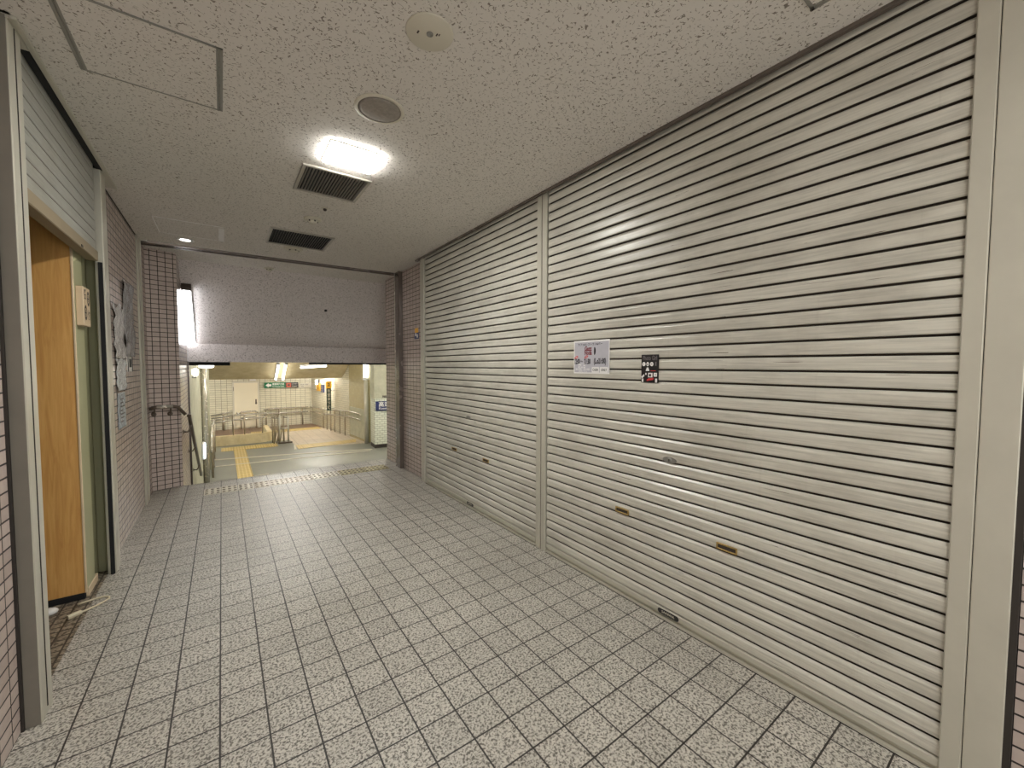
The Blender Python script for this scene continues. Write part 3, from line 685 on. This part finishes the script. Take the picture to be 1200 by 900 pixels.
# ------------------------------------------------------------------ handrails at the stair head
def bracket(b, x, y, z, wall, n):
    """hook bracket from a wall point up to a rail point (x,y,z)"""
    w = Vector(wall); p = Vector((x, y, z)); m1 = w+(p-w)*.6; m1.z = w.z-.005; m2 = Vector((p.x, p.y, (w.z+p.z)/2))
    b.tube([w, m1, m2, p], .008, 8); b.lathe([(.024, 0), (.024, .006), (.010, .010)], w, n, 16)
def rail(name, label, group, pts, brs, r_=.019, mat='rail_dark'):
    t_ = thing(name, label, 'handrail', pts[0], group)
    b = MB(); b.tube(pts, r_, 14); b.build('rail', mat, t_)
    for (p, w, n) in brs:
        b = MB(); bracket(b, *p, w, n); b.build('bracket', mat, t_)
    return t_
t_ = rail('handrail', 'horizontal handrail bent across the tiled left pier', 'handrails at the stair head',
     [(-.615, 5.645, .885), (-.60, 5.625, .90), (-.57, 5.625, .905), (-.44, 5.66, .905), (-.40, 5.69, .895), (-.335, 5.70, .805)],
     [((-.585, 5.63, .895), (-.60, 5.70, .825), (0, -1, 0)), ((-.455, 5.66, .895), (-.47, 5.745, .82), (0, -1, 0))])
b = MB(); b.tube([(-.57, 5.625, .9055), (-.44, 5.66, .9055)], .0196, 14); b.build('bright_sleeve', 'steel', t_)['label'] = 'bright polished length of the rail'
rail('handrail', 'dark handrail sloping down the stair wall past left pier', 'handrails at the stair head',
     [(-.315, 5.83, .775), (-.312, 5.86, .78), (-.312, 5.92, .73), (-.312, 8.2, -.43), (-.312, 8.4, -.44)],
     [((-.312, 6.05, .655), (-.38, 6.05, .57), (1, 0, 0)), ((-.312, 6.75, .30), (-.38, 6.75, .22), (1, 0, 0)), ((-.312, 7.6, -.13), (-.38, 7.6, -.21), (1, 0, 0))])
rail('handrail', 'short handrail end on right return wall below the beam', 'handrails at the stair head',
     [(1.87, 5.80, .905), (1.93, 5.765, .905), (2.06, 5.765, .90), (2.13, 5.765, .89)],
     [((1.98, 5.765, .89), (1.99, 5.80, .82), (0, -1, 0))], .017, 'steel')
r = thing('steel_post', 'dark stainless post at the right side of corridor mouth', 'post', (1.9, 5.2, 0))
b = MB(); b.box(1.876, 1.93, 5.125, 5.262, 0, ZC-.002, .003); b.build('column', 'post_dark', r)
b = MB(); b.box(1.872, 1.935, 5.262, 5.275, 0, ZC-.002); b.build('edge_strip', 'steel', r)

# ------------------------------------------------------------------ tactile strip at the stair head
r = thing('tactile_strip', 'studded warning strip of worn pavers across the stair head', 'tactile paving', (.78, 5.33, 0))
for i in range(13):
    x0 = -.187+i*.15; mat = 'stud_a' if i < 3 else 'stud_b' if i < 7 else 'stud_a' if i < 9 else 'stud_c'
    b = MB(); b.box(x0+.002, x0+.148, 5.205, 5.455, 0, .003)
    pv = b.build('paver', mat, r)
    b = MB()
    for a in range(3):
        for c in range(3):
            b.lathe([(.0155, 0), (.0145, .003), (.009, .005), (.002, .0055)], (x0+.025+a*.05, 5.247+c*.083, .003), seg=10)
    b.build('stud', 'stud_dark', pv)

# ------------------------------------------------------------------ lower hall things
b = MB(); b.box(.25, .575, 11.2, 15.68, Z2, Z2+.010); tag(b.build('tactile_path', 'yellow'), 'yellow tactile path leading straight from the stair foot', 'tactile paving', 'yellow tactile paving in the hall')
b = MB(); b.box(-.08, 1.5, 15.70, 16.35, Z2, Z2+.010); tag(b.build('tactile_path', 'yellow'), 'yellow tactile strip crossing in front of the curved curb', 'tactile paving', 'yellow tactile paving in the hall')
b = MB(); b.prism([(1.98, 14.75), (3.85, 14.95), (4.0, 15.5), (2.0, 15.5)], Z2+.004, Z2+.012); tag(b.build('tactile_path', 'yellow'), 'yellow tactile strip at the front of pinkish tile floor on the right', 'tactile paving', 'yellow tactile paving in the hall')
b = MB(); b.box(.9, 3.45, 19.0, 19.6, Z2, Z2+.014); tag(b.build('tactile_path', 'yellow'), 'furthest yellow tactile strip near the hall back wall', 'tactile paving', 'yellow tactile paving in the hall')

# curved curb round the stairwell
def arc(cx, cy, R, a0, a1, n): return [(cx+R*math.cos(a0+(a1-a0)*k/n), cy+R*math.sin(a0+(a1-a0)*k/n)) for k in range(n+1)]
outer = [(-.32, 16.8)] + arc(1.0, 17.25, .45, -PI/2, 0, 10) + [(1.45, 18.95)]
inner = [(-.32, 16.95)] + arc(1.0, 17.25, .30, -PI/2, 0, 10) + [(1.30, 18.95)]
b = MB(); b.prism(outer+inner[::-1], Z2, Z2+.335); tag(b.build('stairwell_curb', 'curb'), 'low curved beige curb around the stairwell in lower hall', 'curb')
b = MB(); b.box(-.33, 1.32, 16.95, 18.95, Z2-1.2, Z2-1.1); b.box(-.4, -.33, 16.8, 18.95, Z2-1.2, Z2); b.box(-.33, 1.6, 18.95, 19.0, Z2-1.2, Z2); b.box(1.30, 1.6, 16.8, 18.95, Z2-1.2, Z2-.001)
for i in range(6): b.box(-.33+.27*i, -.33+.27*(i+1), 16.95, 18.95, Z2-1.2, Z2-.18*(i+1))
struct('stairwell', b, 'concrete')

def post(b, x, y, z0, z1, r_=.022): b.tube([(x, y, z0), (x, y, z1)], r_, 10)
r = thing('railing', 'double steel railing standing on the curved stairwell curb', 'railing', (.45, 16.87, Z2+.335), 'steel railings in the hall')
for z0, z1 in ((-.45, -.365), (-.62, -.52)):
    b = MB(); b.tube([(-.33, 16.87, z0), (.3, 16.87, (z0+z1)/2+.03), (1.05, 16.87, z1), (1.26, 16.92, z1-.01)], .024, 10); b.build('rail', 'steel', r)
for x in (.27, .60, 1.13):
    b = MB(); post(b, x, 16.87, Z2+.335, -.40); b.build('post', 'rail_hall', r)
r = thing('stair_gate', 'cluster of steel posts where stairwell railing ends beside the tiles', 'railing', (1.6, 16.3, Z2), 'steel railings in the hall')
for x, y, z in ((1.60, 16.2, -.42), (1.865, 16.2, -.47), (1.75, 16.45, -.48), (1.42, 16.55, -.50), (1.50, 16.75, -.50), (1.62, 16.8, -.48)):
    b = MB(); post(b, x, y, Z2, z, .026); b.lathe([(.028, 0), (.028, .02), (.012, .04)], (x, y, z-.01), seg=12); b.build('post', 'rail_hall' if y > 16.25 else 'post', r)
for x in (1.42, 1.50, 1.58):
    b = MB(); b.tube([(x, 16.15, Z2+.02), (x+.14, 16.3, -.75)], .02, 8); b.build('baluster', 'rail_hall', r)
b = MB(); b.tube([(1.60, 16.2, -.86), (1.865, 16.2, -.88)], .02, 8); b.tube([(1.60, 16.2, -.5), (1.42, 16.55, -.52)], .018, 8); b.tube([(1.75, 16.45, -.5), (1.865, 16.2, -.5)], .018, 8); b.build('rail', 'steel', r)
b = MB(); b.box(1.55, 1.98, 16.12, 16.26, Z2+.004, Z2+.05, .006); b.build('base_plate', 'rail_dark', r)
r = thing('railing', 'double steel railing along the tiled hall back wall', 'railing', (2.5, 20.9, Z2), 'steel railings in the hall')
for z in (-.58, -.80):
    b = MB(); b.tube([(1.45, 20.85, z-.05), (1.7, 20.85, z), (3.24, 20.85, z)], .028, 10); b.build('rail', 'steel', r)
for x in (1.55, 2.05, 3.0):
    b = MB(); post(b, x, 20.86, Z2, -.58, .03); b.build('post', 'rail_hall', r)
r = thing('railing', 'double steel railing with posts along the right tiled hall wall', 'railing', (3.7, 18, Z2), 'steel railings in the hall')
def rw(t, off=-.10): return (3.41+.59*t+off, 21-4.55*t)
for dz in (0, -.2):
    p = [(*rw(.03), -.60+dz), (*rw(.5), -.55+dz), (*rw(1.0), -.42+dz), (4.0, 15.4, -.40+dz), (4.02, 14.95, -.42+dz)]
    b = MB(); b.tube(p, .026, 10); b.build('rail', 'steel', r)
for t in (.42, .52, .62, .72, .84, .96):
    x, y = rw(t); b = MB(); post(b, x, y, Z2, -.53+.1*t, .022); b.build('post', 'rail_hall', r)
r = thing('railing', 'short steel handrail fixed left of the cream hall door', 'railing', (0, 20.93, -.7), 'steel railings in the hall')
b = MB(); b.tube([(-.42, 20.90, -.76), (.20, 20.90, -.66), (.30, 20.90, -.60)], .028, 10); b.build('rail', 'steel', r); b = MB(); b.tube([(-.42, 20.90, -.96), (.30, 20.90, -.86)], .024, 10); b.build('rail', 'steel', r)
b = MB(); b.tube([(0, 20.88, Z2), (0, 20.88, -.72)], .04, 8); b.build('post', 'rail_hall', r)
r = thing('railing', 'steel barrier rail standing in front of cream hall door', 'railing', (.85, 20.85, -.7), 'steel railings in the hall')
b = MB(); b.tube([(.46, 20.80, -.68), (.54, 20.80, -.74), (.62, 20.80, -.66), (1.15, 20.80, -.64), (1.24, 20.80, -.72)], .03, 10); b.build('rail', 'steel', r); b = MB(); b.tube([(.60, 20.80, -.92), (1.20, 20.80, -.90)], .026, 10); b.build('rail', 'steel', r)
for x in (.62, 1.18):
    b = MB(); post(b, x, 20.8, Z2, -.66, .024); b.build('post', 'rail_hall', r)
r = thing('railing', 'curved steel railing by the left hall wall behind stair foot', 'railing', (-.28, 14, Z2), 'steel railings in the hall')
b = MB(); b.tube([(-.235, 11.3, -.62), (-.235, 11.7, -.25), (-.235, 12.5, -.20), (-.235, 15.5, -.44), (-.235, 16.3, -.42)], .022, 10); b.build('rail', 'steel', r)
for y in (12.2, 13.4, 14.6, 15.8):
    b = MB(); post(b, -.235, y, Z2, -.30 if y < 14 else -.42, .022); b.build('post', 'rail_hall', r)
b = MB(); b.tube([(-.235, 12.2, -.85), (-.235, 15.8, -.85)], .018, 8); b.tube([(-.235, 12.2, -1.15), (-.235, 15.8, -1.15)], .018, 8); b.build('lower_rail', 'rail_dark', r)

r = thing('display_panel', 'small bluish glowing panel low on the left hall wall', 'display', (-.36, 10.6, -.45))
b = MB(); b.box(-.375, -.335, 10.40, 10.70, -.60, -.27, .006); b.build('housing', 'white', r)
b = MB(); b.box(-.34, -.315, 10.39, 10.69, -.58, -.29, .004); b.build('screen', 'lamp_blue', r)
r = thing('wall_lamp', 'round white wall lamp high on left hall wall', 'wall lamp', (-.33, 7.9, 1.25))
b = MB(); b.lathe([(.02, -.07), (.035, -.05), (.042, -.01), (.035, .03), (.015, .045)], (-.335, 7.95, 1.25), seg=18); b.build('globe', 'lamp_down', r)
b = MB(); b.box(-.38, -.32, 7.93, 7.97, 1.15, 1.18, .004); b.build('bracket', 'alum', r)
r = thing('wall_lamp', 'flat glowing lamp disc beside steel pipe under the beam', 'wall lamp', (-.30, 9.6, 1.33))
b = MB(); b.lathe([(.09, 0), (.12, .02), (.12, .05), (.02, .06)], (-.24, 9.7, 1.30), seg=20); b.build('lens', 'lamp_down', r)
b = MB(); b.box(-.38, -.2, 9.66, 9.74, 1.36, 1.39, .004); b.build('bracket', 'alum', r)
b = MB(); b.lathe([(.055, 0), (.055, 3.5)], (-.324, 11.0, Z2), seg=20); tag(b.build('pipe', 'steel'), 'tall steel pipe running up the left hall wall', 'pipe')
b = MB(); b.lathe([(.05, 0), (.05, 3.5)], (-.329, 13.2, Z2), seg=20); tag(b.build('pipe', 'concrete'), 'pale painted pipe furthest along the left hall wall', 'pipe')

r = thing('steel_pole', 'grey steel pole with lit top beside the tiled block', 'pole', (4.11, 14.5, Z2))
b = MB(); b.lathe([(.07, 0), (.07, 2.32)], (4.10, 14.5, Z2), seg=20); b.build('shaft', 'post', r)
b = MB(); b.lathe([(.075, 2.34), (.075, 2.9)], (4.10, 14.5, Z2), seg=20); b.build('lamp_tube', 'lamp_far', r)
b = MB(); b.lathe([(.095, 2.24), (.105, 2.28), (.095, 2.34)], (4.10, 14.5, Z2), seg=20); b.build('collar', 'white', r)

# door in the hall back wall
r = thing('door_1', 'cream steel door in the tiled hall back wall', 'door', (.83, 20.98, Z2)); r['kind'] = 'structure'
del r['label']; del r['category']
b = MB(); b.box(.40, 1.265, 20.955, 20.99, Z2+.06, .585, .004); b.build('door_leaf', 'door', r)
b = MB(); b.box(.34, .40, 20.95, 21.0, Z2, .64, .004); b.box(1.265, 1.325, 20.95, 21.0, Z2, .64, .004); b.box(.34, 1.325, 20.95, 21.0, .585, .64, .004); b.build('door_frame', 'sign_pale', r)
b = MB(); b.lathe([(.03, 0), (.03, .05), (.04, .07), (.02, .09)], (1.19, 20.955, -.30), (0, -1, 0), 14); b.box(1.165, 1.215, 20.945, 20.957, -.36, -.14, .003); b.build('door_handle', 'rail_dark', r)
b = MB(); b.box(.37, .39, 20.94, 20.955, .25, .42); b.build('hinge', 'rail_dark', r)

# signs in the hall
def sign(name, label, mat, y, x0, x1, z0, z1, th=.05, group='signs in the hall'):
    r = thing(name, label, 'sign', ((x0+x1)/2, y, z0), group)
    b = MB(); b.box(x0, x1, y-th, y, z0, z1, .004); b.build('board', mat, r); return r
U, V = (1, 0, 0), (0, 0, 1); ys = 20.90
r = sign('direction_sign', 'green sign with white left arrow on hall back wall', 'sign_green', 20.95, 1.511, 2.33, .34, .585)
b = MB(); b.add([(1.56, ys-.003, .46), (1.68, ys-.003, .56), (1.68, ys-.003, .51), (1.78, ys-.003, .51), (1.78, ys-.003, .41), (1.68, ys-.003, .41), (1.68, ys-.003, .36)], [(0, 6, 5, 4, 3, 2, 1)])
b.text('高速神戸方面', .10, (2.05, ys-.003, .50), U, V, width=.46); b.text('For Kosoku Kobe', .07, (2.05, ys-.003, .40), U, V, width=.46); b.build('lettering', 'white', r)
r = sign('direction_sign', 'black sign with orange square on hall back wall', 'black', 20.95, 2.33, 2.85, .335, .575)
b = MB(); b.box(2.37, 2.56, ys-.004, ys, .36, .55); b.build('square_mark', 'sign_orange', r)
b = MB(); b.box(2.42, 2.51, ys-.006, ys-.003, .42, .49); b.cur = 0; b.build('square_centre', 'ink_brown', r)
b = MB(); b.text('エレベーター', .08, (2.70, ys-.003, .50), U, V, width=.24); b.text('Elevator', .07, (2.70, ys-.003, .40), U, V, width=.2); b.build('lettering', 'sign_pale', r)
r = sign('direction_sign', 'pale blank looking sign in the corner of hall back wall', 'sign_pale', 20.95, 2.88, 3.40, .30, .53)
b = MB(); b.text('出口のご案内', .06, (3.10, ys-.003, .46), U, V, width=.32); b.text('Exit', .06, (3.02, ys-.003, .38), U, V, width=.10); b.build('lettering', 'ink_grey', r)
# signs along the right hall wall (face -x, slightly turned)
def wall_sign(label, mat, t0, t1, z0, z1, cat='sign', off=-.03):
    x0, y0 = rw(t0, off); x1, y1 = rw(t1, off)
    r = thing('wall_sign', label, cat, (x0, y0, z0), 'signs in the hall')
    b = MB(); b.prism([(x0, y0), (x1, y1), (x1+.03, y1+.004), (x0+.03, y0+.004)], z0, z1); b.build('board', mat, r)
    return r, Vector((x0, y0, 0)), Vector((x1, y1, 0))
wall_sign('small pale sign just round the corner on right hall wall', 'sign_pale', .01, .16, .27, .53)
r, p0, p1 = wall_sign('yellow square sign on right hall wall beside the navy one', 'sign_yellow', .19, .29, .20, .56)
c_ = (p0+p1)/2; b = MB(); b.text('1', .3, (c_.x-.006, c_.y, .38), (p1-p0).normalized(), V); b.build('lettering', 'ink', r)
r, p0, p1 = wall_sign('small navy sign right of the yellow square', 'sign_blue', .31, .40, .16, .50)
c_ = (p0+p1)/2; b = MB()
for k in range(3): b.text('出口', .09, (c_.x-.006, c_.y, .43-.10*k), (p1-p0).normalized(), V, width=.26)
b.build('lettering', 'sign_pale', r)
r = thing('banner_sign', 'tall dark green vertical sign with orange top on right hall wall', 'sign', (3.58, 18.03, -.5), 'signs in the hall')
b = MB(); b.box(3.50, 3.665, 18.0, 18.06, -.52, .40, .004); b.build('board', 'sign_dkgreen', r)
b = MB(); b.box(3.48, 3.69, 17.99, 18.07, .40, .69, .004); b.build('top_panel', 'sign_yellow', r)['label'] = 'orange yellow top panel'
b = MB(); b.box(3.66, 3.81, 18.02, 18.04, .30, .33); b.box(3.66, 3.81, 18.02, 18.04, -.45, -.42); b.build('bracket', 'alum', r)
for k, ch in enumerate('市営地下鉄'):
    b = MB(); b.text(ch, .16, (3.58, 17.995, .28-.17*k), U, V, width=.11); b.build('lettering', 'sign_pale', r)
b = MB(); b.text('2', .18, (3.585, 17.985, .55), U, V); b.build('numeral', 'ink', r)
r = thing('wall_lamp', 'small white box lamp above the yellow sign in hall corner', 'wall lamp', (3.42, 20.3, .62))
b = MB(); b.box(3.41, 3.50, 19.85, 19.95, .50, .70, .006); b.build('diffuser', 'lamp_down', r)
b = MB(); b.box(3.50, 3.57, 19.86, 19.94, .50, .70); b.build('housing', 'ink_brown', r)
r = thing('station_sign', 'navy station sign with white writing on tiled block', 'sign', (4.6, 13.43, -.16))
b = MB(); b.prism([(4.11, 13.42), (5.35, 13.32), (5.35, 13.36), (4.11, 13.46)], -.145, .165); b.build('board', 'sign_blue', r)
b = MB(); sl = Vector((1, -.0806, 0)).normalized()
b.text('高速長田', .18, (4.56, 13.380, .055), sl, V, width=.72); b.text('Kosoku-Nagata', .10, (4.56, 13.380, -.075), sl, V, width=.72); b.build('lettering', 'white', r)
b = MB(); b.box(.98, 1.2, 20.93, 20.99, .68, .76, .006); tag(b.build('exit_plate', 'white'), 'small pale box above the cream hall door', 'box')

# tube lights of the hall
def tube_light(label, A, B, N, group='tube lights in the hall', w=.05, glow='lamp_far', tr=.024):
    A, B, N = Vector(A), Vector(B), Vector(N); d = (B-A).normalized(); s = d.cross(N).normalized()
    r = thing('tube_light', label, 'tube light', tuple(A), group)
    b = MB(); b.extr([(-w, 0), (w, 0), (w*.7, .06), (-w*.7, .06)], A, B, s, N); b.build('housing', 'white', r)
    b = MB(); b.tube([A+N*.085+d*.02, B+N*.085-d*.02], tr, 12); b.build('tube', glow, r)
    b = MB(); b.extr([(-.04, .05), (.04, .05), (.04, .12), (-.04, .12)], A, A+d*.02, s, N); b.extr([(-.04, .05), (.04, .05), (.04, .12), (-.04, .12)], B-d*.02, B, s, N); b.build('holder', 'alum', r)
sn = (0, -.49, -.87)
tube_light('left one of twin tubes on the sloped hall soffit', (1.60, 17.12, .895), (1.60, 16.08, 1.48), sn)
tube_light('right one of twin tubes on the sloped hall soffit', (1.83, 17.12, .895), (1.83, 16.08, 1.48), sn)
tube_light('hanging level tube under the beam, right of the twin tubes', (2.05, 14.6, 1.36), (2.86, 14.6, 1.42), (0, 0, -1))
for i, (x, y) in enumerate(((.6, 9.6), (3.4, 10.2), (.8, 12.8), (-1.6, 18.4), (2.6, 18.6), (5.5, 11.5))):  # unseen tubes added overhead to brighten the hall
    z = 2.149 if y < 15 else 1.049
    tube_light(['unseen added tube over the stair foot', 'unseen added tube right of the stair foot', 'unseen added tube over the tactile path', 'unseen added tube left of the stairwell', 'unseen added tube over the pinkish tile floor', 'unseen added tube before the tiled block'][i], (x, y, z), (x+1.2, y, z), (0, 0, -1), w=.08, glow='lamp_hall_fill', tr=.035)

# ------------------------------------------------------------------ world, camera
w = bpy.data.worlds.new('World'); bpy.context.scene.world = w; w.use_nodes = True
w.node_tree.nodes['Background'].inputs[0].default_value = (.98, 1, .955, 1); w.node_tree.nodes['Background'].inputs[1].default_value = 1.3  # plain bright backdrop, added as fill through the open corridor end
yaw, pitch, roll, f = math.radians(35.71195), math.radians(-2.5534), math.radians(.15909), 472.857
cy_, sy_, cp, sp = math.cos(yaw), math.sin(yaw), math.cos(pitch), math.sin(pitch)
fw = Vector((sy_*cp, cy_*cp, sp)); rt = Vector((cy_, -sy_, 0)); up = rt.cross(fw)
R_ = rt*math.cos(roll)+up*math.sin(roll); U_ = up*math.cos(roll)-rt*math.sin(roll)
cam = bpy.data.cameras.new('camera'); co = bpy.data.objects.new('camera', cam); C.objects.link(co)
cam.sensor_width = 36; cam.sensor_fit = 'HORIZONTAL'; cam.lens = f/1200*36; cam.clip_start = .02; cam.clip_end = 100
co.matrix_world = Matrix(((R_.x, U_.x, -fw.x, 0), (R_.y, U_.y, -fw.y, 0), (R_.z, U_.z, -fw.z, 1.35), (0, 0, 0, 1)))
sc = bpy.context.scene; sc.camera = co
sc.view_settings.view_transform = 'Standard'; sc.view_settings.look = 'None'; sc.view_settings.gamma = 1; sc.view_settings.use_curve_mapping = False
sc.view_settings.exposure = 1.0
